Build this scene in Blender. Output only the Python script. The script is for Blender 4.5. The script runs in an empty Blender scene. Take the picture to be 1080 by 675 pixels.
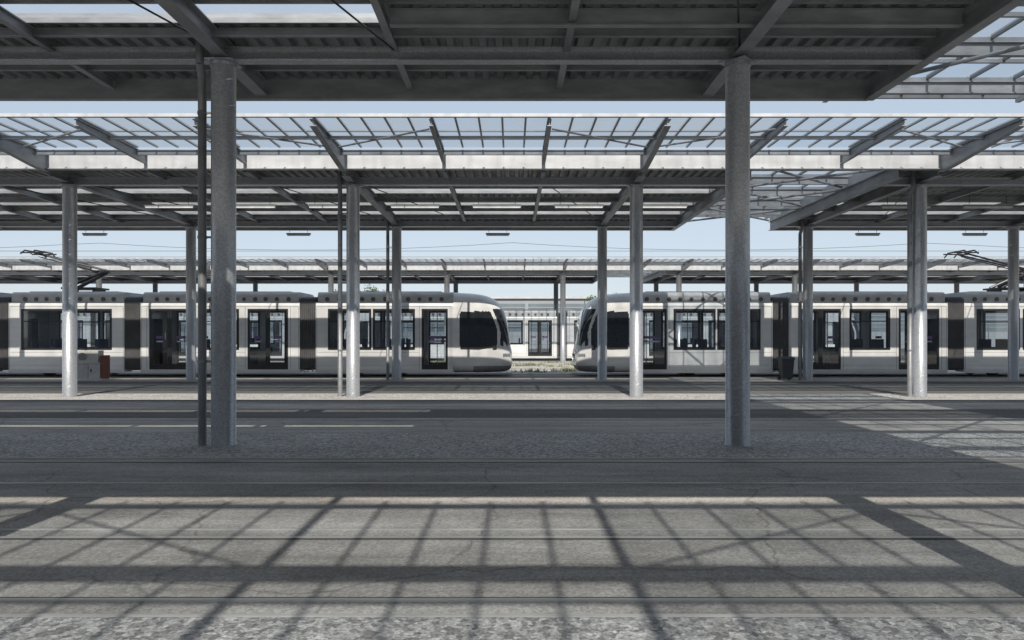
import bpy, math, random
from mathutils import Vector
random.seed(7)
C = bpy.context.scene.collection
PI = math.pi
# ------------------------------------------------------------------ materials
def newmat(name):
    m = bpy.data.materials.new(name); m.use_nodes = True
    nt = m.node_tree; nt.nodes.clear()
    out = nt.nodes.new('ShaderNodeOutputMaterial')
    return m, nt, out
def pbr(name, c1, c2=None, rough=0.6, metal=0.0, scale=(3,3,3), detail=6, bump=0.0, bscale=60, c3=None, s3=(20,20,20), world=False, coat=0.0, lo=0.35, hi=0.65, f3=0.5, spangle=0.0):
    m, nt, out = newmat(name); N = nt.nodes; L = nt.links
    b = N.new('ShaderNodeBsdfPrincipled'); L.new(b.outputs[0], out.inputs[0])
    b.inputs['Roughness'].default_value = rough; b.inputs['Metallic'].default_value = metal
    b.inputs['Coat Weight'].default_value = coat
    if world:
        g = N.new('ShaderNodeNewGeometry'); src = g.outputs['Position']
    else:
        g = N.new('ShaderNodeTexCoord'); src = g.outputs['Object']
    if c2 is None: c2 = tuple(v*0.8 for v in c1)
    mp = N.new('ShaderNodeMapping'); mp.inputs['Scale'].default_value = scale; L.new(src, mp.inputs[0])
    no = N.new('ShaderNodeTexNoise'); no.inputs['Detail'].default_value = detail; no.inputs['Scale'].default_value = 1; no.inputs['Roughness'].default_value = 0.65
    L.new(mp.outputs[0], no.inputs[0])
    r = N.new('ShaderNodeValToRGB'); r.color_ramp.elements[0].position = lo; r.color_ramp.elements[1].position = hi
    r.color_ramp.elements[0].color = (*c2,1); r.color_ramp.elements[1].color = (*c1,1)
    L.new(no.outputs[0], r.inputs[0]); col = r.outputs[0]
    if c3 is not None:
        mp2 = N.new('ShaderNodeMapping'); mp2.inputs['Scale'].default_value = s3; L.new(src, mp2.inputs[0])
        n2 = N.new('ShaderNodeTexNoise'); n2.inputs['Scale'].default_value = 1; n2.inputs['Detail'].default_value = 5; L.new(mp2.outputs[0], n2.inputs[0])
        r2 = N.new('ShaderNodeValToRGB'); r2.color_ramp.elements[0].position = 0.45; r2.color_ramp.elements[1].position = 0.68
        r2.color_ramp.elements[0].color = (0,0,0,1); r2.color_ramp.elements[1].color = (f3,f3,f3,1)
        L.new(n2.outputs[0], r2.inputs[0])
        mx = N.new('ShaderNodeMixRGB'); L.new(r2.outputs[0], mx.inputs[0]); L.new(col, mx.inputs[1]); mx.inputs[2].default_value = (*c3,1)
        col = mx.outputs[0]
    if spangle > 0:
        v = N.new('ShaderNodeTexVoronoi'); v.inputs['Scale'].default_value = 55; L.new(src, v.inputs['Vector'])
        bw = N.new('ShaderNodeRGBToBW'); L.new(v.outputs['Color'], bw.inputs[0])
        mr = N.new('ShaderNodeMapRange'); mr.inputs[1].default_value = 0.2; mr.inputs[2].default_value = 0.8; mr.inputs[3].default_value = 1-spangle; mr.inputs[4].default_value = 1+spangle
        L.new(bw.outputs[0], mr.inputs[0])
        ml = N.new('ShaderNodeVectorMath'); ml.operation = 'SCALE'; L.new(col, ml.inputs[0]); L.new(mr.outputs[0], ml.inputs['Scale']); col = ml.outputs[0]
    L.new(col, b.inputs['Base Color'])
    if bump > 0:
        n3 = N.new('ShaderNodeTexNoise'); n3.inputs['Scale'].default_value = bscale; n3.inputs['Detail'].default_value = 4; L.new(src, n3.inputs[0])
        bp = N.new('ShaderNodeBump'); bp.inputs['Strength'].default_value = bump; bp.inputs['Distance'].default_value = 0.01
        L.new(n3.outputs[0], bp.inputs['Height']); L.new(bp.outputs[0], b.inputs['Normal'])
    return m
def ground_mat(name, dark, light, stain, grain=0.5, gscale=90, crack=True, streak=(0.25,1.1,1), tyre=0.10, stainf=0.5):
    m, nt, out = newmat(name); N = nt.nodes; L = nt.links
    b = N.new('ShaderNodeBsdfPrincipled'); L.new(b.outputs[0], out.inputs[0]); b.inputs['Roughness'].default_value = 0.8
    b.inputs['Specular IOR Level'].default_value = 0.4
    g = N.new('ShaderNodeNewGeometry'); P = g.outputs['Position']
    def noise(scale, sc=1, det=6, rough=0.6):
        mp = N.new('ShaderNodeMapping'); mp.inputs['Scale'].default_value = scale; L.new(P, mp.inputs[0])
        n = N.new('ShaderNodeTexNoise'); n.inputs['Scale'].default_value = sc; n.inputs['Detail'].default_value = det; n.inputs['Roughness'].default_value = rough
        L.new(mp.outputs[0], n.inputs[0]); return n.outputs[0]
    def ramp(f, a, c, p0=0.35, p1=0.65):
        r = N.new('ShaderNodeValToRGB'); r.color_ramp.elements[0].position = p0; r.color_ramp.elements[1].position = p1
        r.color_ramp.elements[0].color = (*a,1); r.color_ramp.elements[1].color = (*c,1); L.new(f, r.inputs[0]); return r.outputs[0]
    def mix(f, a, c, mode='MIX', fac=1):
        x = N.new('ShaderNodeMixRGB'); x.blend_type = mode
        if f is None: x.inputs[0].default_value = fac
        else: L.new(f, x.inputs[0])
        L.new(a, x.inputs[1])
        if isinstance(c, tuple): x.inputs[2].default_value = (*c,1)
        else: L.new(c, x.inputs[2])
        return x.outputs[0]
    base = ramp(noise(streak, 1, 8, 0.7), dark, light)
    st = ramp(noise((0.35,0.8,1), 1.7, 7, 0.7), (0,0,0), (stainf,)*3, 0.52, 0.74)
    col = mix(st, base, stain)
    ty = ramp(noise((0.05,2.5,1), 1.0, 4, 0.6), (1-tyre,)*3, (1+tyre,)*3, 0.4, 0.6)
    col = mix(None, col, ty, 'MULTIPLY', 1)
    gr = ramp(noise((1,1,1), gscale, 3, 0.7), (1-grain,)*3, (1+grain,)*3, 0.3, 0.7)
    col = mix(None, col, gr, 'MULTIPLY', 1)
    sp = N.new('ShaderNodeTexVoronoi'); sp.inputs['Scale'].default_value = gscale*0.6; L.new(P, sp.inputs['Vector'])
    col = mix(None, col, ramp(sp.outputs['Color'], (1-grain*.9,)*3, (1+grain*.9,)*3, 0.2, 0.9), 'MULTIPLY', 1)
    if crack:
        nz = N.new('ShaderNodeTexNoise'); nz.inputs['Scale'].default_value = 1.3; nz.inputs['Detail'].default_value = 5; L.new(P, nz.inputs[0])
        ad = N.new('ShaderNodeMixRGB'); ad.inputs[0].default_value = 0.4; L.new(P, ad.inputs[1]); L.new(nz.outputs[1], ad.inputs[2])
        v = N.new('ShaderNodeTexVoronoi'); v.feature = 'DISTANCE_TO_EDGE'; v.inputs['Scale'].default_value = 0.55; L.new(ad.outputs[0], v.inputs['Vector'])
        ck = ramp(v.outputs['Distance'], (0.45,)*3, (1,1,1), 0.0, 0.007)
        col = mix(None, col, ck, 'MULTIPLY', 0.65)
    L.new(col, b.inputs['Base Color'])
    bp = N.new('ShaderNodeBump'); bp.inputs['Strength'].default_value = 0.6; bp.inputs['Distance'].default_value = 0.012
    L.new(noise((1,1,1), gscale, 3, 0.7), bp.inputs['Height']); L.new(bp.outputs[0], b.inputs['Normal'])
    return m
def glass_mat(name, tint, fac, gl=(1,1,1), rough=0.02):
    m, nt, out = newmat(name); N = nt.nodes; L = nt.links
    t = N.new('ShaderNodeBsdfTransparent'); t.inputs[0].default_value = (*tint,1)
    g = N.new('ShaderNodeBsdfGlossy'); g.inputs[0].default_value = (*gl,1); g.inputs['Roughness'].default_value = rough
    lw = N.new('ShaderNodeFresnel'); lw.inputs[0].default_value = 1.5
    ad = N.new('ShaderNodeMath'); ad.operation = 'ADD'; ad.inputs[1].default_value = fac; L.new(lw.outputs[0], ad.inputs[0])
    mx = N.new('ShaderNodeMixShader'); L.new(ad.outputs[0], mx.inputs[0]); L.new(t.outputs[0], mx.inputs[1]); L.new(g.outputs[0], mx.inputs[2])
    L.new(mx.outputs[0], out.inputs[0]); return m
def roofglass_mat(name, tr=0.62, bright=0.85, tint=(0.88,0.92,0.95), var=0.13):
    m, nt, out = newmat(name); N = nt.nodes; L = nt.links
    g = N.new('ShaderNodeNewGeometry')
    mp = N.new('ShaderNodeMapping'); mp.inputs['Scale'].default_value = (2.2,0.7,1); L.new(g.outputs['Position'], mp.inputs[0])
    no = N.new('ShaderNodeTexNoise'); no.inputs['Scale'].default_value = 1.3; no.inputs['Detail'].default_value = 6; L.new(mp.outputs[0], no.inputs[0])
    r = N.new('ShaderNodeMapRange'); r.inputs[1].default_value = 0.3; r.inputs[2].default_value = 0.75; r.inputs[3].default_value = 1-tr-0.12; r.inputs[4].default_value = 1-tr+0.15
    L.new(no.outputs[0], r.inputs[0])
    oi = N.new('ShaderNodeObjectInfo'); r2 = N.new('ShaderNodeMapRange'); r2.inputs[3].default_value = -var; r2.inputs[4].default_value = var; L.new(oi.outputs['Random'], r2.inputs[0])
    ad = N.new('ShaderNodeMath'); ad.operation = 'ADD'; ad.use_clamp = True; L.new(r.outputs[0], ad.inputs[0]); L.new(r2.outputs[0], ad.inputs[1])
    t = N.new('ShaderNodeBsdfTransparent'); t.inputs[0].default_value = (*tint,1)
    d = N.new('ShaderNodeBsdfDiffuse'); d.inputs[0].default_value = (0.50,0.53,0.56,1)
    tl = N.new('ShaderNodeBsdfTranslucent'); tl.inputs[0].default_value = (bright*0.90,bright*0.96,bright,1)
    a = N.new('ShaderNodeMixShader'); a.inputs[0].default_value = 0.60; L.new(d.outputs[0], a.inputs[1]); L.new(tl.outputs[0], a.inputs[2])
    mx = N.new('ShaderNodeMixShader'); L.new(ad.outputs[0], mx.inputs[0]); L.new(t.outputs[0], mx.inputs[1]); L.new(a.outputs[0], mx.inputs[2])
    L.new(mx.outputs[0], out.inputs[0]); return m
M = {}
M['galv'] = pbr('galvanised steel', (0.47,0.485,0.505), (0.42,0.435,0.455), 0.34, 0.5, (3,3,1), 4, 0.03, 40, (0.36,0.37,0.39), (2,2,0.4), f3=0.3, spangle=0.15)
M['beam'] = pbr('grey painted steel', (0.38,0.39,0.405), (0.27,0.28,0.292), 0.5, 0.2, (2,2,6), 7, 0, 40, (0.18,0.18,0.185), (1,1,5))
M['pipe'] = pbr('dark grey pipe', (0.26,0.265,0.275), (0.18,0.185,0.19), 0.45, 0.3)
M['fascia'] = pbr('pale steel fascia', (0.60,0.61,0.62), (0.46,0.47,0.48), 0.5, 0.1, (0.8,2,3), 7, 0, 40, (0.34,0.34,0.34), (4,1,0.7))
M['deck'] = pbr('profiled deck', (0.36,0.37,0.38), (0.20,0.205,0.21), 0.5, 0.2, (1.1,0.5,1), 6, 0, 40, (0.13,0.13,0.13), (3,0.6,1))
M['bar'] = pbr('glazing bar aluminium', (0.30,0.31,0.325), (0.23,0.24,0.25), 0.45, 0.2)
M['roofglass'] = roofglass_mat('weathered roof glazing', 0.56, 0.45, (0.80,0.86,0.92))
M['skylight'] = roofglass_mat('skylight sheet', 0.84, 0.7, (0.98,0.98,0.98), 0.03)
M['white'] = pbr('white tram paint', (0.78,0.78,0.77), (0.68,0.68,0.67), 0.26, 0.0, (0.8,0.8,0.8), 6, 0, 40, (0.52,0.515,0.50), (1.5,1.5,7), coat=0.4, f3=0.28)
M['fair'] = pbr('grey roof fairing', (0.60,0.60,0.59), (0.50,0.50,0.49), 0.5, 0.0, (1.5,1.5,4), 6, 0, 40, (0.36,0.36,0.36), (2,2,6))
M['bump'] = pbr('grey bumper', (0.32,0.32,0.325), (0.25,0.25,0.255), 0.5)
M['emblem'] = pbr('dark emblem print', (0.12,0.12,0.125), None, 0.5)
M['black'] = pbr('black rubber', (0.022,0.022,0.025), (0.013,0.013,0.015), 0.4)
M['bellow'] = pbr('bellows rubber', (0.20,0.20,0.205), (0.15,0.15,0.155), 0.55)
M['seam'] = pbr('panel joint', (0.16,0.16,0.16), None, 0.7)
M['glass'] = glass_mat('tinted tram glass', (0.78,0.82,0.85), 0.04)
M['seat'] = pbr('seat moquette', (0.06,0.09,0.15), (0.04,0.06,0.10), 0.8)
M['inter'] = pbr('tram interior', (0.30,0.30,0.31), None, 0.7)
M['floor'] = pbr('tram floor', (0.08,0.08,0.09), None, 0.7)
M['pole'] = pbr('grab pole steel', (0.55,0.55,0.55), None, 0.3, 0.6)
M['purple'] = pbr('purple sticker', (0.16,0.10,0.24), (0.13,0.09,0.20), 0.5)
M['paper'] = pbr('white sticker', (0.5,0.5,0.5), None, 0.6)
M['lamp'] = pbr('headlamp lens', (0.35,0.35,0.36), None, 0.1, 0.3)
M['under'] = pbr('underframe grime', (0.05,0.048,0.045), (0.03,0.028,0.026), 0.8)
M['darkmetal'] = pbr('dark metal', (0.05,0.05,0.055), (0.03,0.03,0.032), 0.45, 0.3)
M['rail'] = pbr('worn rail steel', (0.56,0.54,0.51), (0.38,0.36,0.335), 0.4, 0.4, (0.5,8,1), 6, world=True)
M['groove'] = pbr('rail groove dirt', (0.075,0.070,0.065), (0.05,0.047,0.044), 0.9, world=True)
M['rust'] = pbr('reddish brown panel', (0.20,0.065,0.045), None, 0.6)
M['cab'] = pbr('pale cabinet', (0.55,0.54,0.52), (0.42,0.41,0.39), 0.6)
M['bin'] = pbr('bin plastic', (0.06,0.062,0.065), (0.045,0.045,0.05), 0.55)
M['asphalt'] = ground_mat('asphalt', (0.095,0.090,0.084), (0.140,0.134,0.126), (0.08,0.075,0.07), 0.30, 70, stainf=0.35)
M['concrete'] = ground_mat('worn concrete', (0.27,0.252,0.228), (0.47,0.446,0.412), (0.17,0.157,0.142), 0.22, 80, stainf=0.6)
M['aggregate'] = ground_mat('exposed aggregate', (0.36,0.348,0.33), (0.45,0.436,0.415), (0.29,0.279,0.264), 0.5, 48, False, (0.5,0.7,1), 0.04, 0.3)
M['gravel'] = ground_mat('pale gravel', (0.36,0.34,0.31), (0.46,0.44,0.40), (0.28,0.26,0.23), 0.5, 18, False, (0.5,0.7,1))
M['joint'] = pbr('kerb strip', (0.52,0.505,0.48), (0.36,0.35,0.33), 0.85, 0, (0.7,4,1), 7, world=True)
M['wallb'] = pbr('far hall cladding', (0.34,0.355,0.37), (0.29,0.305,0.32), 0.6, 0, (0.3,0.3,0.3))
M['winb'] = pbr('far hall glazing', (0.20,0.23,0.25), (0.15,0.18,0.20), 0.15, 0.0, (0.4,0.4,0.6))
M['leaf'] = pbr('tree leaves', (0.09,0.12,0.04), (0.04,0.06,0.02), 0.7, 0, (0.8,0.8,0.8))
M['bark'] = pbr('bark', (0.12,0.09,0.07), None, 0.9)
M['dry'] = pbr('dry grass blades', (0.22,0.22,0.12), (0.10,0.13,0.05), 0.8, 0, (1,1,1))
M['mesh'] = pbr('fence wire', (0.30,0.32,0.31), None, 0.5, 0.3)
M['cabglass']=pbr('cab glazing',(0.026,0.029,0.033),(0.016,0.018,0.021),0.04,0.0,coat=0.8)
M['tube']=pbr('white lamp diffuser',(0.8,0.8,0.8),None,0.4)

# ------------------------------------------------------------------ mesh helper
class MB:
    def __init__(s): s.v=[]; s.f=[]
    def box(s,x0,x1,y0,y1,z0,z1):
        n=len(s.v)
        s.v += [(x0,y0,z0),(x1,y0,z0),(x1,y1,z0),(x0,y1,z0),(x0,y0,z1),(x1,y0,z1),(x1,y1,z1),(x0,y1,z1)]
        s.f += [(n,n+3,n+2,n+1),(n+4,n+5,n+6,n+7),(n,n+1,n+5,n+4),(n+1,n+2,n+6,n+5),(n+2,n+3,n+7,n+6),(n+3,n,n+4,n+7)]
        return s
    def poly(s,pts):
        n=len(s.v); s.v += [tuple(p) for p in pts]; s.f.append(tuple(range(n,n+len(pts)))); return s
    def tube(s,p0,p1,r,seg=10,r1=None,caps=True):
        p0=Vector(p0); p1=Vector(p1); d=(p1-p0).normalized()
        up=Vector((0,0,1)) if abs(d.z)<0.9 else Vector((1,0,0))
        a=d.cross(up).normalized(); b=d.cross(a)
        if r1 is None: r1=r
        n=len(s.v)
        for k in range(seg):
            t=2*PI*k/seg; u=a*math.cos(t)+b*math.sin(t)
            s.v.append(tuple(p0+u*r)); s.v.append(tuple(p1+u*r1))
        for k in range(seg):
            i=n+2*k; j=n+2*((k+1)%seg); s.f.append((i,j,j+1,i+1))
        if caps:
            s.f.append(tuple(n+2*k for k in range(seg))); s.f.append(tuple(n+2*k+1 for k in reversed(range(seg))))
        return s
    def prism_x(s,pts,x0,x1):   # pts in (y,z)
        n=len(s.v); k=len(pts)
        s.v += [(x0,p[0],p[1]) for p in pts]+[(x1,p[0],p[1]) for p in pts]
        s.f.append(tuple(range(n,n+k))); s.f.append(tuple(range(n+2*k-1,n+k-1,-1)))
        for i in range(k): j=(i+1)%k; s.f.append((n+i,n+k+i,n+k+j,n+j))
        return s
    def ib_y(s,x,y0,y1,zt,h,w,tf=0.018,tw=0.012):
        s.box(x-w/2,x+w/2,y0,y1,zt-tf,zt); s.box(x-w/2,x+w/2,y0,y1,zt-h,zt-h+tf); s.box(x-tw/2,x+tw/2,y0,y1,zt-h+tf,zt-tf); return s
    def ib_x(s,x0,x1,y,zt,h,w,tf=0.018,tw=0.012):
        s.box(x0,x1,y-w/2,y+w/2,zt-tf,zt); s.box(x0,x1,y-w/2,y+w/2,zt-h,zt-h+tf); s.box(x0,x1,y-tw/2,y+tw/2,zt-h+tf,zt-tf); return s
    def build(s,name,mat,parent=None,smooth=False):
        me=bpy.data.meshes.new(name); me.from_pydata(s.v,[],s.f); me.materials.append(M[mat])
        if smooth:
            for p in me.polygons: p.use_smooth=True
        me.update()
        o=bpy.data.objects.new(name,me); C.objects.link(o)
        if parent: o.parent=parent
        return o
def tag(o,label=None,cat=None,group=None,kind=None):
    for k,v in (('label',label),('category',cat),('group',group),('kind',kind)):
        if v: o[k]=v
    return o
def thing(name,label,cat,loc=(0,0,0),group=None,rz=0):
    o=bpy.data.objects.new(name,None); C.objects.link(o); o.location=loc; o.rotation_euler=(0,0,rz)
    return tag(o,label,cat,group)
def kids(o): return [c for c in bpy.data.objects if c.parent==o]
def copy_tree(o,parent=None):
    c=o.copy(); C.objects.link(c)
    if parent: c.parent=parent
    for ch in kids(o): copy_tree(ch,c)
    return c
def sheet(name,mat,x0,x1,y0,y1,z,kind='structure'):
    o=MB().poly([(x0,y0,z),(x1,y0,z),(x1,y1,z),(x0,y1,z)]).build(name,mat); tag(o,kind=kind); return o

# ------------------------------------------------------------------ ground
sheet('ground','asphalt',-900,900,-900,1400,0)
sheet('pavement','aggregate',-60,60,-6,4.15,0.004)
sheet('road','concrete',-60,60,4.15,9.55,0.004)
sheet('pavement','aggregate',-60,60,9.62,12.1,0.004)
sheet('road','concrete',-60,60,12.15,14.3,0.004)
sheet('road','concrete',-60,60,16.0,17.9,0.004)
sheet('pavement','aggregate',-60,60,18.6,20.3,0.004)
sheet('pavement','concrete',-60,60,26.0,28.6,0.004)
sheet('path','gravel',-60,60,32.2,47.0,0.004)
def strip(y,w,mat='joint'):
    o=MB().box(-60,60,y,y+w,0.0,0.010).build('kerb_strip',mat); tag(o,kind='structure')
for y,w in ((9.55,0.06),(12.1,0.05),(18.55,0.06),(20.3,0.06),(6.02,0.035),(4.16,0.03)): strip(y,w)
def track(yc,label):
    t=thing('tram_track',label,'track',(0,yc,0),None)
    for sgn in (-1,1):
        y=sgn*0.7175
        r=MB().box(-60,60,y-0.03*sgn-0.022,y-0.03*sgn+0.022,0.0,0.013).build('rail','rail',t)
        MB().box(-60,60,y-sgn*0.068-0.012,y-sgn*0.068+0.012,0.0,0.009).build('rail_groove','groove',r)
TL=[(5.10,'grooved tram track in worn concrete nearest the camera'),(8.62,'grooved tram track in concrete just before the two big near columns'),
    (13.3,'grooved tram track just beyond the two big near columns'),(17.0,'grooved tram track just before the second row of columns'),
    (22.4,'grooved tram track just beyond the second row of columns'),(25.0,'grooved tram track just before the third row of columns'),
    (30.0,'tram track under the two trams standing nose to nose'),(35.5,'open tram track just behind the two front trams'),(49.8,'tram track under the far white tram')]
for y,l in TL: track(y,l)

# ------------------------------------------------------------------ canopies
COLX=lambda k: 3.27+7.45*k
LX=lambda n: 3.27+7.45/3*n
ZG=6.2
def canopy(y0,y1,rows,n0,n1,label,glass_y,skylights,front_extra=None,aisle_end=0.0,purlins=(),far=False,big=()):
    t=thing('station_canopy',label,'canopy',(0,y0,0))
    L1=y1-y0
    xl=LX(n0)-0.6; xr=LX(n1)+0.6
    spans=[(xl,6.0),(9.7,xr)]
    lines=[n for n in range(n0,n1+1) if n not in (1,2)]
    for n in lines:
        x=LX(n); m=MB()
        if n%3==0: m.ib_y(x,0.1,L1-0.06,5.86,0.26,0.20)
        else: m.ib_y(x,0.1,L1-0.06,5.86,0.16,0.10)
        m.build('depth_beam','beam',t)
    for x in (6.0,9.7):
        MB().ib_y(x,0.06,L1+0.05,5.88,0.33,0.16).build('edge_beam','beam',t)
    g0,g1=glass_y
    for n in range(n0,n1+1):
        x=LX(n); w=0.10 if n%3==0 else 0.05; d=0.42 if n%3==0 else 0.22
        m=MB()
        tip = g0+0.02
        m.prism_x([(tip,6.13),(0.0,6.13),(0.0,6.13-d),(-0.5,6.13-d*0.95),(tip,6.02)],x-w/2*0.25,x+w/2*0.25)
        m.prism_x([(tip,6.02),(tip,6.0),(-0.5,6.11-d*0.95),(0.0,6.11-d),(0.0,6.13-d),(-0.5,6.13-d*0.95)],x-w/2-0.02,x+w/2+0.02)
        m.box(x-w/2-0.02,x+w/2+0.02,tip,0,6.132,6.15)
        m.build('glazing_bracket','beam',t)
    for n in range(n0,n1):
        xa=LX(n)+0.02; xb=LX(n+1)-0.02
        g=MB().poly([(xa,g0,ZG),(xb,g0,ZG),(xb,g1,ZG),(xa,g1,ZG)]).build('glass_panel','roofglass',t)
        b=MB()
        for k in range(6):
            x=LX(n)+(LX(n+1)-LX(n))*k/5
            if k==5 and n!=n1-1: continue
            hw=0.032 if k==0 else 0.021
            b.box(x-hw,x+hw,g0,g1,ZG-0.012,ZG+0.034)
        yy=g0+(g1-g0)*0.45
        b.box(xa,xb,yy-0.022,yy+0.022,ZG-0.010,ZG+0.030)
        b.build('glazing_bars','bar',g)
    def bx(name,xa,xb,y,zt,h,w,mat='beam'): MB().ib_x(xa,xb,y,zt,h,w).build(name,mat,t)
    MB().box(xl,xr,g0-0.09,g0-0.002,6.165,6.235).build('front_edge_tube','fascia',t)
    if front_extra is None:
        MB().box(xl,xr,g0+1.25,g0+1.33,6.06,6.127).build('glazing_purlin','beam',t)
    else:
        MB().box(xl,xr,front_extra-0.12,front_extra+0.2,5.98,6.02).build('glazing_purlin','beam',t)
    bx('glazing_purlin',xl,xr,g1-0.05,6.12,0.12,0.07)
    MB().box(xl,xr,-0.03,0.0,5.77,6.21).box(xl,xr,-0.10,0.07,6.213,6.225).box(xl,xr,-0.10,0.07,5.755,5.768).build('fascia','fascia',t)
    for xa,xb in spans:
        MB().box(xa,xb,L1-0.02,L1+0.10,5.56,5.98).build('far_edge_gutter','beam',t)
        for r in rows:
            MB().ib_x(xa,xb,r-y0,5.755,0.20,0.18).build('main_beam','galv',t)
        for p in purlins: MB().ib_x(xa+0.1,xb-0.1,p-y0,5.872,0.12,0.06).build('purlin','beam',t)
        cuts=sorted(set([0.0,L1+0.03]+[s[0]-y0 for s in skylights]+[s[1]-y0 for s in skylights]))
        for c in cuts[1:-1]:
            MB().box(xa+0.02,xb-0.02,c-0.02,c+0.02,5.86,5.99).build('deck_edge_trim','beam',t)
        for a,b in zip(cuts[:-1],cuts[1:]):
            segs=[(xa,xb)]
            for (ya,yb,sa,sb) in skylights:
                if ya-y0<=a+1e-4 and yb-y0>=b-1e-4:
                    ns=[]
                    for (u,v) in segs:
                        lo=max(u,sa); hi=min(v,sb)
                        if lo>=hi: ns.append((u,v)); continue
                        if u<lo: ns.append((u,lo))
                        if hi<v: ns.append((hi,v))
                        MB().poly([(lo,a,5.93),(hi,a,5.93),(hi,b,5.93),(lo,b,5.93)]).build('skylight_strip','skylight',t)
                    segs=ns
            for (u,v) in segs:
                m=MB(); x=u; prof=[]
                while x<v-0.001:
                    for dx,z in ((0,5.89),(0.10,5.89),(0.125,5.96),(0.215,5.96),(0.24,5.89)):
                        if x+dx<=v: prof.append((x+dx,z))
                    x+=0.24
                prof.append((v,5.89))
                n=len(m.v)
                for (px,pz) in prof: m.v.append((px,a,pz)); m.v.append((px,b,pz))
                for i in range(len(prof)-1): m.f.append((n+2*i,n+2*i+2,n+2*i+3,n+2*i+1))
                m.build('roof_deck','deck',t)
    for (xa,xb,y,h,w) in big:
        MB().ib_x(xa,xb,y-y0,5.868,h,w).build('trimmer_beam','beam',t)
    if not far:
        for k in range(-3,4):
            x=COLX(k)
            if x<xl or x>xr: continue
            for sg in (-1,1):
                MB().tube((x+sg*0.05,-1.0,6.06),(x+sg*2.40,-2.6,6.04),0.022,6).build('glazing_brace_rod','beam',t)
        for n in range(max(n0,-8),min(n1,6)):
            if n in (0,1,2): continue
            for (a,b) in zip([r-y0 for r in rows][:1],[r-y0 for r in rows][1:2]):
                if (n%3)!=1:
                    MB().tube((LX(n),a+0.1,5.70),(LX(n+1),b-0.1,5.70),0.014,5).build('brace_rod','darkmetal',t)
    # glazed link between decks
    ya=0.08
    ye=L1+aisle_end
    nb=max(2,round((ye-ya)/0.9))
    for i in range(nb):
        a=ya+(ye-ya)*i/nb; b=ya+(ye-ya)*(i+1)/nb
        g=MB().poly([(5.9,a,6.24),(9.8,a,6.24),(9.8,b,6.24),(5.9,b,6.24)]).build('link_glass_panel','roofglass',t)
        q=MB().box(5.9,9.8,a-0.025,a+0.025,6.17,6.235)
        if i==nb-1: q.box(5.9,9.8,b-0.03,b+0.03,6.15,6.236)
        for k in range(0,6):
            x=5.9+3.9*k/5; q.box(x-0.024,x+0.024,a+0.03,b-0.03,6.20,6.27)
        q.build('link_glazing_bars','bar',g)
        if i%2==1:
            MB().ib_x(6.06,9.64,a,6.165,0.22,0.10).build('link_rafter','beam',t)
    if not far:
        for (a,b) in ((0.2,L1*0.33),(L1*0.33,L1*0.66),(L1*0.66,L1)):
            MB().tube((6.1,a,5.93),(9.6,b,5.93),0.035,8).build('link_brace_tube','beam',t)
            MB().tube((9.6,a,5.85),(6.1,b,5.85),0.035,8).build('link_brace_tube','beam',t)
    for x in (6.0,9.7):
        MB().box(x-0.04,x+0.04,0.08,L1+0.04,5.885,6.155).build('link_kerb','fascia',t)
        if aisle_end>0.1: MB().box(x-0.04,x+0.04,L1+0.045,ye,6.07,6.155).build('link_kerb_end','fascia',t)
    return t
canopy(1.6,12.4,(2.87,10.72),-9,6,'nearest grey steel canopy overhead, resting on the two big near columns',(-5.6,-0.75),
    [(6.95,7.3,-9.2,-1.68),(9.5,10.1,-16,-1.68)],front_extra=-2.72,aisle_end=1.8,purlins=(5.2,8.4,8.9,10.3,11.6),big=((-1.6,5.9,9.7,0.22,0.10),))
canopy(18.5,27.7,(19.45,26.8),-11,9,'second grey steel canopy, on the middle and third rows of columns before the trams',(-3.0,-0.45),
    [(21.4,22.1,-30,6.0),(23.6,24.1,-30,30),(25.1,25.9,-30,30)],aisle_end=0.6,purlins=(20.6,22.8,24.6,26.2))
canopy(46.6,55.6,(47.5,55.0),-18,15,'farther grey steel canopy over the far white tram, seen beyond the tram roofs',(-3.0,-0.45),
    [(49,50,-60,60),(52,53,-60,60)],aisle_end=0.6,purlins=(48.5,51),far=True)

# ------------------------------------------------------------------ columns
def make_column():
    t=thing('steel_column','x','column')
    m=MB()
    m.tube((0,0,0),(0,0,5.535),0.172,48); m.build('shaft','galv',t,False)
    for p in kids(t)[0].data.polygons:
        if len(p.vertices)==4: p.use_smooth=True
    m=MB().box(-0.2,0.2,-0.2,0.2,5.537,5.553); m.tube((0,0,5.48),(0,0,5.533),0.185,32); m.build('cap_plate','galv',t)
    m=MB().tube((0,0,0.0),(0,0,0.018),0.19,32); m.build('base_collar','galv',t)
    m=MB(); n=32*14; r=0.1733
    for i in range(n+1):
        a=2*PI*i/32; z=0.06+5.35*i/n
        for dz,rr in ((-0.006,0.1715),(-0.002,r),(0.002,r),(0.006,0.1715)):
            m.v.append((rr*math.cos(a),rr*math.sin(a),z+dz))
    for i in range(n):
        for k in range(3): m.f.append((4*i+k,4*i+4+k,4*i+5+k,4*i+1+k))
    m.build('spiral_seam','galv',t)
    return t
c0=make_column(); used=False
def put_col(x,y,label,group=None):
    global used
    o=c0 if not used else copy_tree(c0); used=True
    o.location=(x,y,0); o['label']=label; o.rotation_euler=(0,0,(x*3.7+y)%6.28)
    if group: o['group']=group
G='round columns carrying the canopies'
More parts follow.
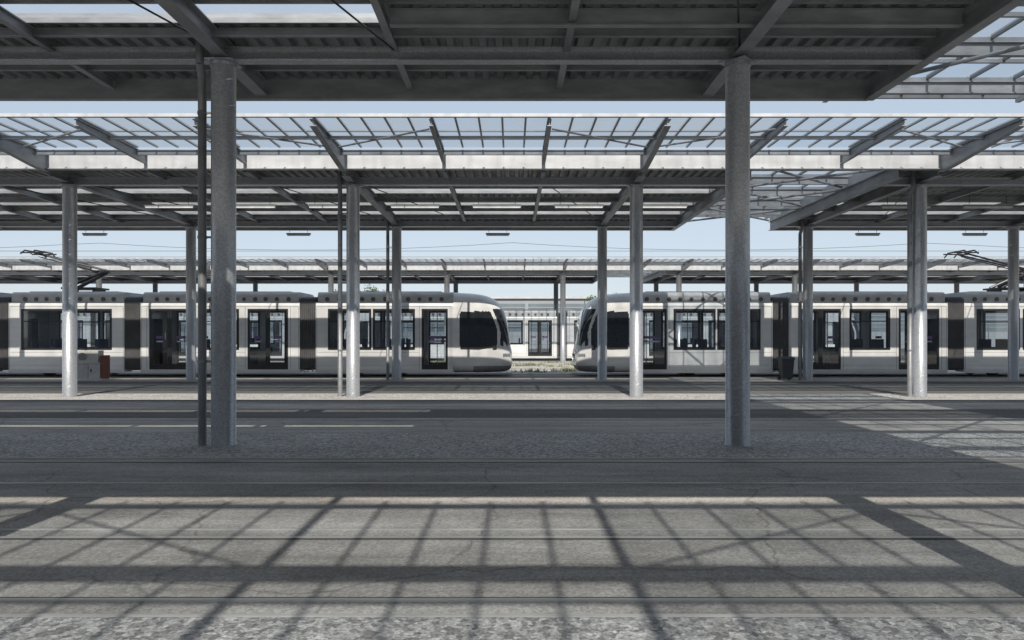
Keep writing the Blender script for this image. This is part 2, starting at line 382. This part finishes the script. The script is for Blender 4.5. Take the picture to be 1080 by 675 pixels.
rows={10.72:{-2:'out of frame thick steel column left of the near pair',-1:'thick near steel column on the left with a thin drainpipe beside it',0:'thick near steel column on the right standing alone without a drainpipe',1:'out of frame thick steel column right of the near pair'},
 2.87:{-1:'steel column beside the camera on the left, out of frame',0:'steel column beside the camera on the right, out of frame'},
 19.45:{-2:'leftmost second-row column, beside the pale cabinet in front of the tram',-1:'second-row column left of centre with a drainpipe on its left side',0:'second-row column before the nose module of the right tram, without drainpipe',1:'rightmost second-row column with a drainpipe touching its left side'},
 26.8:{-2:'slim third-row column just left of the thick near left column',-1:'slim third-row column with drainpipe before the left tram end module',0:'slim third-row column before the nose of the right tram',1:'slim third-row column beside the dark wheelie bin',2:'slim third-row column at the right edge of the photo'}}
for y,d in rows.items():
    for k,l in d.items(): put_col(COLX(k),y,l,G)
names={-1:'small far column seen above the left tram end module',0:'far column in the gap between the two trams, before the far tram',1:'small far column seen above the right tram end module'}
for k in range(-4,5):
    for y in (47.5,55.0):
        if y==47.5 and k in names: put_col(COLX(k),y,names[k],G)
        else: put_col(COLX(k),y,'thin distant column under the far canopy, mostly hidden by the trams','distant columns under the far canopy')
def pipe(x,y,label,col):
    t=thing('drainpipe',label,'drainpipe',(x,y,0),'drainpipes beside the columns')
    m=MB().tube((0,0,0),(0,0,5.30),0.060,20); o=m.build('pipe','pipe',t)
    for p in o.data.polygons:
        if len(p.vertices)==4: p.use_smooth=True
    m=MB().tube((0,0,5.305),(0.02,-0.13,5.50),0.059,16).tube((0.02,-0.13,5.48),(0.02,-0.13,5.885),0.057,16); m.build('elbow','pipe',t)
    for z in (1.2,3.0,4.8):
        MB().tube((0,0,z),(0,0,z+0.04),0.068,20).box(0.06,col-0.15,-0.012,0.012,z+0.005,z+0.035).build('pipe_clamp','pipe',t)
pipe(-4.49,10.72,'drainpipe beside the thick near left column',0.31)
pipe(-4.52,19.45,'drainpipe beside the second-row column left of centre',0.33)
pipe(10.46,19.45,'drainpipe touching the rightmost second-row column',0.26)
pipe(-4.50,26.8,'drainpipe beside the third-row column before the left tram',0.31)
pipe(10.44,26.8,'drainpipe beside the third-row column next to the dark bin',0.27)

# ------------------------------------------------------------------ trams
def interp(tb,s):
    if s<=tb[0][0]: return tb[0][1]
    for (a,u),(b,v) in zip(tb[:-1],tb[1:]):
        if s<=b:
            t=(s-a)/(b-a); return u+(v-u)*t
    return tb[-1][1]
def smooth_tab(tb):
    xs=[p[0] for p in tb]; ys=[p[1] for p in tb]; out=[]
    n=len(tb); mks=[]
    for i in range(n):
        if i==0: mks.append((ys[1]-ys[0])/(xs[1]-xs[0]))
        elif i==n-1: mks.append((ys[-1]-ys[-2])/(xs[-1]-xs[-2]))
        else:
            d0=(ys[i]-ys[i-1])/(xs[i]-xs[i-1]); d1=(ys[i+1]-ys[i])/(xs[i+1]-xs[i])
            mks.append(0 if d0*d1<=0 else 2*d0*d1/(d0+d1))
    for i in range(n-1):
        h=xs[i+1]-xs[i]
        for j in range(10):
            t=j/10
            out.append((xs[i]+h*t,(2*t**3-3*t**2+1)*ys[i]+(t**3-2*t**2+t)*h*mks[i]+(-2*t**3+3*t**2)*ys[i+1]+(t**3-t**2)*h*mks[i+1]))
    out.append((xs[-1],ys[-1])); return out
TOP=smooth_tab([(0,0.92),(0.02,1.05),(0.06,1.20),(0.10,1.48),(0.14,1.85),(0.20,2.22),(0.31,2.58),(0.50,2.90),(0.80,3.12),(1.2,3.24),(1.7,3.30),(2.3,3.33)])
BOT=smooth_tab([(0,0.54),(0.02,0.42),(0.08,0.30),(0.20,0.22),(0.5,0.18),(1.2,0.165),(2.3,0.16)])
WID=smooth_tab([(0,0.86),(0.02,0.94),(0.08,1.02),(0.2,1.09),(0.42,1.145),(0.8,1.178),(1.3,1.192),(1.8,1.198),(2.3,1.20)])
NS=110; NA=192; SEND=2.3
def nose_pt(s,a,off=0.0):
    zt=interp(TOP,s)+off; zb=interp(BOT,s)-off; w=interp(WID,s)+off
    e=3.3+2.9*min(1,s/1.3)
    c=math.cos(a); q=math.sin(a)
    y=w*math.copysign(abs(c)**(2/e),c); zc=(zt+zb)/2; z=zc+(zt-zb)/2*math.copysign(abs(q)**(2/e),q)
    return (s-off*max(0,1-s/0.5),y,z)
SS=[SEND*(i/NS)**1.8 for i in range(NS+1)]
def nose_mesh(flip=None, sel=None, off=0.0):
    m=MB(); idx={}
    def vid(i,j):
        j%=NA
        if (i,j) not in idx:
            idx[(i,j)]=len(m.v); p=nose_pt(SS[i],2*PI*j/NA,off)
            m.v.append(p if flip is None else (flip-p[0],p[1],p[2]))
        return idx[(i,j)]
    for i in range(NS):
        for j in range(NA):
            p=nose_pt((SS[i]+SS[i+1])/2,2*PI*(j+0.5)/NA)
            if sel is None or sel(p): m.f.append((vid(i,j),vid(i,j+1),vid(i+1,j+1),vid(i+1,j)))
    if sel is None: m.f.append(tuple(vid(0,j) for j in range(NA)))
    return m
def pillar(z): return 0.50+0.34*max(0,z-1.7)**1.3+0.12*max(0,1.5-z)
def in_side(p):
    s,y,z=p
    zb=1.10
    if z<zb or z>2.56 or s>2.03 or s<pillar(z)+0.06: return False
    for zc,sg in ((zb+0.12,-1),(2.44,1)):
        if s>1.91 and (z-zc)*sg>0 and math.hypot(s-1.91,z-zc)>0.12: return False
    return True
def in_front(p):
    s,y,z=p
    return 1.26<z<2.66 and s<pillar(z)-0.06
def in_lamp(p):
    s,y,z=p; return 0.80<z<0.92 and 0.06<s<0.36 and abs(y)>0.5
def in_bump(p):
    s,y,z=p; return z<0.44 and s<1.5
def wall(m,x0,x1,z0,z1,ops,y,inn):
    xs=sorted(set([x0,x1]+[o[0] for o in ops]+[o[1] for o in ops])); zs=sorted(set([z0,z1]+[o[2] for o in ops]+[o[3] for o in ops]))
    for a,b in zip(xs[:-1],xs[1:]):
        for c,d in zip(zs[:-1],zs[1:]):
            cx=(a+b)/2; cz=(c+d)/2
            if any(o[0]<cx<o[1] and o[2]<cz<o[3] for o in ops): continue
            m.poly([(a,y,c),(b,y,c),(b,y,d),(a,y,d)])
    for (a,b,c,d) in ops:
        yi=y+inn
        m.poly([(a,y,c),(b,y,c),(b,yi,c),(a,yi,c)]); m.poly([(a,y,d),(b,y,d),(b,yi,d),(a,yi,d)])
        m.poly([(a,y,c),(a,y,d),(a,yi,d),(a,yi,c)]); m.poly([(b,y,c),(b,y,d),(b,yi,d),(b,yi,c)])
def frame_rect(m,a,b,c,d,y0,y1,w):
    m.box(a,b,y0,y1,c,c+w).box(a,b,y0,y1,d-w,d).box(a,a+w,y0,y1,c+w,d-w).box(b-w,b,y0,y1,c+w,d-w)
LEN=34.6
mods=[(2.3,7.64),(8.27,14.46),(15.10,19.60),(20.23,26.42),(27.05,32.3)]
WZ=(1.08,2.64); DZ=(0.30,2.66)
wins=[(3.80,5.40),(5.50,7.15),(10.65,12.20),(15.60,17.25),(17.40,19.10),(22.43,23.98),(27.45,29.10),(29.2,30.8)]
doors=[(2.50,3.52),(8.72,10.30),(12.55,14.13),(20.50,22.08),(24.40,25.98),(31.08,32.1)]
def make_tram():
    t=thing('tram','x','tram')
    o=nose_mesh().build('cab_nose','white',t,True)
    o2=nose_mesh(flip=LEN).build('cab_nose','white',t,True)
    for fl,par in ((None,o),(LEN,o2)):
        for sg in (-1,1):
            nose_mesh(fl,lambda p: in_side(p) and p[1]*sg>0,0.007).build('cab_side_window','cabglass',par,True)
            nose_mesh(fl,lambda p: in_lamp(p) and p[1]*sg>0,0.009).build('headlight','lamp',par,True)
        nose_mesh(fl,in_front,0.007).build('windscreen','cabglass',par,True)
        nose_mesh(fl,in_bump,0.010).build('bumper','bump',par,True)
    for mi,(a,b) in enumerate(mods):
        m=MB()
        ops=[(u,v,*WZ) for u,v in wins if a<u<b]+[(u,v,*DZ) for u,v in doors if a<u<b]
        for sg in (-1,1):
            y=1.2*sg
            wall(m,a,b,0.30,2.76,ops,y,-sg*0.045)
            m.poly([(a,y,0.30),(b,y,0.30),(b,y-sg*0.03,0.16),(a,y-sg*0.03,0.16)])
            prev=(y,2.76)
            for k in range(1,7):
                an=k/6*PI/2; q=(sg*(1.2-0.14*(1-math.cos(an))),2.76+0.16*math.sin(an))
                m.poly([(a,prev[0],prev[1]),(b,prev[0],prev[1]),(b,q[0],q[1]),(a,q[0],q[1])]); prev=q
        m.poly([(a,-1.06,2.92),(b,-1.06,2.92),(b,1.06,2.92),(a,1.06,2.92)])
        for e,x in enumerate((a,b)):
            if (mi==0 and e==0) or (mi==4 and e==1): continue
            for sg in (-1,1):
                lo=sorted((sg*1.199,sg*0.62)); m.box(x-0.02 if e else x,x if e else x+0.02,lo[0],lo[1],0.2,2.9)
            m.box(x-0.02 if e else x,x if e else x+0.02,-0.62,0.62,2.3,2.9)
        bd=m.build('car_body','white',t)
        m=MB()
        edges=[a+0.04,b-0.04]+[u-0.09 for u,v in doors if a<u<b]+[v+0.09 for u,v in doors if a<u<b]
        for sg in (-1,1):
            yy=sorted((sg*1.1995,sg*1.203))
            for e in edges:
                if a<e<b: m.box(e-0.006,e+0.006,yy[0],yy[1],0.31,2.75)
            free=[]; cur=a+0.06
            for (u,v) in sorted([d for d in doors if a<d[0]<b]): free.append((cur,u-0.1)); cur=v+0.1
            free.append((cur,b-0.06))
            for (u,v) in free:
                if v-u>0.3: m.box(u,v,yy[0],yy[1],0.96,0.967); m.box(u,v,yy[0],yy[1],0.46,0.466)
            m.box(a+.05,b-.05,yy[0],yy[1],2.752,2.764)
        m.build('panel_joints','seam',bd)
        m=MB()
        ax=a+0.012 if mi==0 else a+0.06; bx_=b-0.012 if mi==4 else b-0.06
        pr=[(-1.10,2.925)]+[(-1.14+0.20*(1-math.cos(q*PI/12)), 3.16+0.165*math.sin(q*PI/12)) for q in range(7)]
        pr=pr+[(-y,z) for (y,z) in reversed(pr)]
        m.prism_x(pr,ax,bx_)
        f=m.build('roof_fairing','fair',t)
        m=MB(); x=a+0.45; r=random.Random(mi)
        while x<b-0.4:
            for sg in (-1,1):
                rr=0.072+0.016*r.random(); zc=3.04
                m.tube((x,sg*1.05,zc),(x,sg*1.146,zc),rr,20)
                m.tube((x,sg*1.05,zc),(x,sg*1.149,zc),rr*0.25,10)
            x+=0.40+0.08*r.random()
        m.build('roof_emblems','emblem',f)
        MB().box(a+0.5,b-0.5,-0.7,0.7,3.326,3.37).build('roof_unit','fair',t)
        MB().box(a+0.03,b-0.03,-1.12,1.12,0.30,0.36).build('cabin_floor','floor',t)
        MB().box(a+0.03,b-0.03,-1.10,1.10,2.68,2.72).build('cabin_ceiling','inter',t)
    for (u,v) in wins:
        for sg in (-1,1):
            g=MB().poly([(u,sg*1.188,WZ[0]),(v,sg*1.188,WZ[0]),(v,sg*1.188,WZ[1]),(u,sg*1.188,WZ[1])]).build('window','glass',t)
            f=MB(); frame_rect(f,u-0.02,v+0.02,WZ[0]-0.02,WZ[1]+0.02,*sorted((sg*1.185,sg*1.204)),0.085)
            f.box(u+.065,v-.065,*sorted((sg*1.186,sg*1.198)),2.16,2.19)
            f.build('window_frame','black',g)
    for (u,v) in doors:
        for sg in (-1,1):
            dd=MB(); leaves=[(u,v)] if v-u<1.2 else [(u,(u+v)/2),((u+v)/2,v)]
            for (p,q) in leaves:
                frame_rect(dd,p+0.004,q-0.004,DZ[0],DZ[1],*sorted((sg*1.165,sg*1.193)),0.08)
                dd.box(p+.085,q-.085,*sorted((sg*1.168,sg*1.190)),DZ[0]+.08,DZ[0]+0.20)
            do=dd.build('door','black',t)
            g=MB(); st=MB(); wp=MB()
            for (p,q) in leaves:
                g.poly([(p+.06,sg*1.179,0.4),(q-.06,sg*1.179,0.4),(q-.06,sg*1.179,2.6),(p+.06,sg*1.179,2.6)])
                st.box(p+0.26,q-0.26,*sorted((sg*1.180,sg*1.184)),1.50,1.60)
                wp.box(p+0.28,q-0.28,*sorted((sg*1.180,sg*1.184)),1.36,1.42)
            g.build('door_glass','glass',do); st.build('door_sticker','purple',do); wp.build('door_notice','paper',do)
    gaps=[(mods[i][1],mods[i+1][0]) for i in range(4)]
    for (a,b) in gaps:
        m=MB(); n=8; prof=[]
        for i in range(n*4+1):
            prof.append((a+(b-a)*i/(n*4), -0.075*(0.5-0.5*math.cos(2*PI*i/4))**0.7))
        ring=[(-1.19,0.30),(-1.19,2.95),(-1.02,3.14),(1.02,3.14),(1.19,2.95),(1.19,0.30)]
        base=len(m.v)
        for (x,dp) in prof:
            for (y,z) in ring:
                m.v.append((x,y*(1+dp*0.9),z+(dp if z>1 else -dp)))
        R=len(ring)
        for i in range(len(prof)-1):
            for j in range(R):
                k=(j+1)%R; m.f.append((base+i*R+j,base+i*R+k,base+(i+1)*R+k,base+(i+1)*R+j))
        m.build('bellows','bellow',t)
    for a in (4.4,16.4,28.4):
        bg=MB().box(a,a+2.0,-0.95,0.95,0.16,0.42).box(a-0.2,a+2.2,-0.9,-0.8,0.2,0.34).build('bogie','under',t)
        for dx in (0.1,1.9):
            w=MB()
            for sg in (-1,1): w.tube((a+dx,sg*0.78,0.30),(a+dx,sg*0.66,0.30),0.285,24); 
            w.tube((a+dx,-0.66,0.30),(a+dx,0.66,0.30),0.06,10)
            w.build('wheel_set','under',bg)
    s0=None
    sm=MB().box(-0.22,0.22,-0.22,0.22,0.36,0.78).prism_x([(-0.2,0.79),(0.2,0.79),(0.2,0.86),(-0.2,0.86)],-0.22,0.22).box(0.16,0.23,-0.21,0.21,0.87,1.48)
    for a in (4.1,4.9,5.9,6.7,10.9,11.8,16.0,16.8,17.7,18.6,22.8,23.6,27.9,28.7,29.9):
        for y in (-0.88,-0.42,0.88):
            if s0 is None: s0=sm.build('seat','seat',t); c=s0
            else: c=s0.copy(); C.objects.link(c)
            c.location=(a,y,0)
    p0=None
    for a in (3.0,4.5,9.0,10.1,12.8,13.9,16.4,18.1,21.0,24.8):
        if p0 is None: p0=MB().tube((0,0,0.36),(0,0,2.68),0.018,8).build('grab_pole','pole',t); c=p0
        else: c=p0.copy(); C.objects.link(c)
        c.location=(a,0.35 if int(a)%2 else -0.45,0)
    return t
def pantograph(t,s0,dr):
    p=MB().box(s0-0.7,s0+0.7,-0.5,0.5,3.48,3.55).box(s0-0.6,s0-0.5,-0.4,0.4,3.33,3.48).box(s0+0.5,s0+0.6,-0.4,0.4,3.33,3.48).build('pantograph','black',t)
    k=(s0-0.9*dr, 4.25); h=(s0+1.9*dr,5.02)
    a=MB()
    for y in (-0.12,0.12): a.tube((s0+0.55*dr,y*2.2,3.56),(k[0],y,k[1]),0.055,8)
    a.tube((s0+0.2*dr,0,3.56),(k[0]-0.1*dr,0,k[1]-0.05),0.03,8)
    a.build('lower_arm','black',p)
    a=MB()
    for y in (-0.1,0.1): a.tube((k[0],y,k[1]),(h[0],y*2.6,h[1]-0.08),0.036,8)
    a.tube((k[0],0,k[1]-0.14),(h[0],0,h[1]-0.2),0.022,6)
    a.build('upper_arm','black',p)
    a=MB()
    for dx in (-0.2,0.2):
        a.box(h[0]+dx-0.035,h[0]+dx+0.035,-0.55,0.55,h[1]-0.03,h[1]+0.02)
        for sg in (-1,1): a.tube((h[0]+dx,sg*0.55,h[1]),(h[0]+dx,sg*0.8,h[1]-0.16),0.028,6)
    for sg in (-1,1): a.tube((h[0]-0.5,sg*0.35,h[1]-0.07),(h[0]+0.5,sg*0.35,h[1]-0.07),0.03,6)
    a.build('collector_head','black',p)
tr=make_tram()
tL=copy_tree(tr); tF=copy_tree(tr); tG=copy_tree(tr)
tr.location=(2.51,30.0,0); tr['label']='white articulated tram on the right, its rounded nose facing left'; tr['group']='white articulated trams parked in the depot'
tL.location=(0.0,30.0,0); tL.rotation_euler=(0,0,PI); tL['label']='white articulated tram on the left, its rounded nose facing right'; tL['group']=tr['group']
tF.location=(-11.5,49.8,0); tF['label']='distant white tram seen in the gap between the two front trams'; tF['group']=tr['group']
tG.location=(-12.6,49.8,0); tG.rotation_euler=(0,0,PI); tG['label']='distant white tram glimpsed only through the windows of the left tram'; tG['group']=tr['group']
pantograph(tr,17.6,-1); pantograph(tL,17.3,1)

# ------------------------------------------------------------------ wires
def wire(y,z,label,sag=0,r=0.012):
    m=MB()
    pts=[]
    n=60
    for i in range(n+1):
        x=-60+120*i/n; zz=z-sag*(1-((x%22.35)/22.35*2-1)**2)
        pts.append((x,y,zz))
    for a,b in zip(pts[:-1],pts[1:]): m.tube(a,b,r,5,caps=False)
    tag(m.build('overhead_wire','darkmetal'),label,'wire')
wire(30.0,5.05,'overhead contact wire just above the two front trams',0,0.008)
wire(35.5,5.4,'overhead contact wire over the open track behind the front trams',0,0.009)
wire(39.5,6.6,'sagging upper catenary wire beyond the front trams',0.4,0.010)

# ------------------------------------------------------------------ luminaires under second canopy
def lum(x,y,z,label,L=0.40,hang=0.22,group='strip lights hanging below the second canopy'):
    t=thing('strip_light',label,'light fixture',(x,y,z),group)
    MB().box(-L,L,-0.06,0.06,0.03,0.08).build('housing','bump',t)
    MB().box(-L+0.03,L-0.03,-0.05,0.05,-0.02,0.028).build('diffuser','tube',t)
    MB().tube((-L*0.75,0,0.1),(-L*0.75,0,hang),0.008,6).tube((L*0.75,0,0.1),(L*0.75,0,hang),0.008,6).build('hanger','darkmetal',t)
for x,l in ((100,'strip light hanging above the left tram, leftmost in view'),(315,'strip light hanging just left of the second-row column left of centre'),(525,'strip light hanging near the photo centre above the left tram nose'),
            (915,'strip light hanging between bin column and rightmost second-row column'),(1028,'strip light hanging farthest right, above the right tram')):
    lum((x-540)*27.74/780,27.74,5.38,l,0.45)
for n in (-6,-5,-4,-3,-2,-1,0,3,4):
    lum(LX(n)+1.24 if n!=0 else LX(0)+1.3,22.45,5.50,'slim white tube light under the soffit of the second canopy',0.75,0.36,'slim tube lights in a row under the second canopy')

# ------------------------------------------------------------------ small yard objects
def at(px,Y): return (px-540)*Y/780
t=thing('electric_cabinet','low pale cabinet with round fan grille and reddish-brown side before the left tram','cabinet',(at(97,26.6),26.6,0))
t.scale=(1.08,1.0,1.06)
MB().box(-0.50,0.38,-0.22,0.22,0.08,0.62).build('lower_box','cab',t)
MB().box(-0.44,0.30,-0.18,0.18,0.622,1.02).build('upper_box','cab',t)
MB().box(-0.54,0.46,-0.25,0.25,0.0,0.08).build('plinth','fair',t)
MB().box(0.382,0.50,-0.20,0.20,0.082,0.86).build('side_panel','rust',t)
gr=MB().tube((-0.22,-0.205,0.82),(-0.22,-0.1805,0.82),0.13,24).build('fan_grille','bump',t)
m=MB()
for k in range(-2,3): m.box(-0.22-0.10,-0.22+0.10,-0.216,-0.2055,0.82+k*0.045-0.008,0.82+k*0.045+0.008)
m.build('grille_slats','seam',gr)
MB().box(-0.02,-0.005,-0.226,-0.2205,0.12,0.58).box(-0.46,0.34,-0.226,-0.2205,0.56,0.572).box(0.06,0.10,-0.24,-0.2205,0.3,0.4).build('door_trim','seam',t)
t=thing('wheelie_bin','dark grey wheelie bin standing left of the slim column before right tram','bin',(at(829,26.9),26.9,0))
t.scale=(0.88,0.88,0.90)
m=MB(); n=0
m.v=[(-0.20,-0.20,0.06),(0.20,-0.20,0.06),(0.20,0.20,0.06),(-0.20,0.20,0.06),(-0.25,-0.26,0.84),(0.25,-0.26,0.84),(0.25,0.26,0.84),(-0.25,0.26,0.84)]
m.f=[(0,3,2,1),(4,5,6,7),(0,1,5,4),(1,2,6,5),(2,3,7,6),(3,0,4,7)]
m.box(-0.27,0.27,-0.28,0.28,0.82,0.855); m.build('bin_body','bin',t)
MB().prism_x([(-0.29,0.86),(0.29,0.86),(0.29,0.92),(0.1,0.95),(-0.22,0.92)],-0.275,0.275).tube((-0.26,0.32,0.89),(0.26,0.32,0.89),0.02,8).build('lid','bin',t)
for sg in (-1,1): MB().tube((sg*0.18,0.22,0.10),(sg*0.24,0.22,0.10),0.10,16).build('wheel','black',t)

# ------------------------------------------------------------------ weeds / background
m=MB(); R=random.Random(3)
clumps=[(R.uniform(-9,12),R.choice([R.uniform(32.6,34.2),R.uniform(37,46)])) for _ in range(60)]
for (cx,cy) in clumps:
    for i in range(60):
        x=cx+R.gauss(0,0.35); y=cy+R.gauss(0,0.25); h=R.uniform(0.04,0.22)
        a=R.uniform(0,PI); w=R.uniform(0.015,0.04); dx=math.cos(a)*w; dy=math.sin(a)*w; lx=R.uniform(-.1,.1)
        m.poly([(x-dx,y-dy,0),(x+dx,y+dy,0),(x+lx,y,h)])
tag(m.build('dry_grass','dry'),'low green and dry weeds on the gravel between the tracks','grass',None,'stuff')
def tree(x,y,h,label,seed,cw=2.2):
    R=random.Random(seed); t=thing('tree',label,'tree',(x,y,0),'trees far behind the canopies')
    m=MB().tube((0,0,0),(0.1,0,h*0.55),0.22,10,0.12)
    for k in range(7):
        a=R.uniform(0,2*PI); m.tube((0.05,0,h*(0.3+0.05*k)),(math.cos(a)*cw*0.6,math.sin(a)*cw*0.6,h*(0.6+0.05*k)),0.07,6,0.02)
    m.build('trunk','bark',t)
    m=MB(); cl=[(R.gauss(0,cw*0.42),R.gauss(0,cw*0.42),h*R.uniform(0.35,0.95),R.uniform(0.4,0.9)) for _ in range(34)]
    for (cx,cy,cz,cr) in cl:
        for _ in range(90):
            p=Vector((R.gauss(0,1),R.gauss(0,1),R.gauss(0,1))).normalized()*cr*R.uniform(0.4,1.05)+Vector((cx,cy,cz))
            u=Vector((R.gauss(0,1),R.gauss(0,1),R.gauss(0,1))).normalized(); w=u.orthogonal().normalized(); s=R.uniform(0.08,0.16)
            m.poly([p-u*s,p+w*s*0.6,p+u*s,p-w*s*0.6])
    m.build('crown','leaf',t)
tree(at(392,88),88,7.6,'distant yellow-green tree rising above the left tram end module',1)
tree(at(345,90),90,7.0,'distant tree above the left tram, left of another tree',2)
tree(at(634,88),88,6.4,'distant tree just above the nose of the right tram',3)
def hall(x0,x1,y,h,label,cat='building',side=-1,z0=0.30,bay=3.0):
    t=thing('depot_hall',label,cat,((x0+x1)/2,y,0)); w=(x1-x0)/2
    if side>0: t.rotation_euler=(0,0,PI)
    MB().box(-w,w,0,20,0,h).build('wall','wallb',t)
    MB().box(-w-0.3,w+0.3,-0.3,20.3,h+0.003,h+0.25).build('roof','fair',t)
    n=int(2*w/bay)
    for i in range(n):
        a=-w+0.3+i*(2*w-0.3)/n; b=a+(2*w)/n-0.4
        f=MB().box(a,b,-0.05,-0.003,h*z0,h*0.90).build('window','winb',t)
        m=MB(); 
        for k in range(1,7): 
            zz=h*(z0+(0.9-z0)*k/7); m.box(a,b,-0.09,-0.052,zz-0.06,zz+0.06)
        m.build('window_louvres','wallb',f)
hall(-66,66,98,6.6,'long grey louvred far hall behind the far canopy','building',-1,0.35,4.0)
hall(-60,60,-34,11,'windowed hall added out of view behind the camera to darken reflections in tram glass','building',1)  # added unseen block, its shaded face keeps reflections in the tram windows dark
t=thing('mesh_fence','tall green-grey wire mesh fence behind the far tram','fence',(0,62,0))
m=MB()
for i in range(160): m.box(-40+i*0.5-0.012,-40+i*0.5+0.012,0,0.02,0.05,2.4)
for z in (0.1,0.9,1.6,2.35): m.box(-40,40,0.021,0.04,z,z+0.03)
m.build('mesh_panel','mesh',t)
for i in range(33): MB().box(-40+i*2.5-0.03,-40+i*2.5+0.03,0.045,0.105,0,2.5).build('post','mesh',t)

# ------------------------------------------------------------------ world, sun, camera
w=bpy.data.worlds.new('World'); bpy.context.scene.world=w; w.use_nodes=True
nt=w.node_tree; nt.nodes.clear(); LK=nt.links.new
o=nt.nodes.new('ShaderNodeOutputWorld'); bg=nt.nodes.new('ShaderNodeBackground'); sk=nt.nodes.new('ShaderNodeTexSky')
sk.sky_type='NISHITA'; sk.sun_disc=False; sk.sun_elevation=math.radians(45); sk.sun_rotation=math.radians(180); sk.dust_density=0.6
hs=nt.nodes.new('ShaderNodeHueSaturation'); hs.inputs['Saturation'].default_value=0.75; hs.inputs['Value'].default_value=0.16
gm=nt.nodes.new('ShaderNodeGamma'); gm.inputs[1].default_value=0.55
mx=nt.nodes.new('ShaderNodeMixRGB'); mx.inputs[0].default_value=0.4; mx.inputs[2].default_value=(0.60,0.77,1.00,1)
h2=nt.nodes.new('ShaderNodeHueSaturation'); h2.inputs['Value'].default_value=0.80/0.15
LK(sk.outputs[0],hs.inputs['Color']); LK(hs.outputs[0],gm.inputs[0]); LK(gm.outputs[0],mx.inputs[1]); LK(mx.outputs[0],h2.inputs['Color']); LK(h2.outputs[0],bg.inputs[0]); bg.inputs[1].default_value=0.15
LK(bg.outputs[0],o.inputs[0])
sl=bpy.data.lights.new('sun','SUN'); sl.energy=5.0; sl.angle=math.radians(0.5); sl.color=(1,0.94,0.85)
so=bpy.data.objects.new('sun',sl); C.objects.link(so); so.rotation_euler=(math.radians(45),0,0)
cam=bpy.data.cameras.new('camera'); cam.lens=26; cam.sensor_width=36; cam.shift_y=17.5/1080; cam.clip_end=3000; cam.clip_start=0.05
co=bpy.data.objects.new('camera',cam); C.objects.link(co); co.location=(0,0,1.58); co.rotation_euler=(math.radians(90),0,0)
bpy.context.scene.camera=co
sc=bpy.context.scene
sc.view_settings.view_transform='Standard'; sc.view_settings.look='None'; sc.view_settings.exposure=0
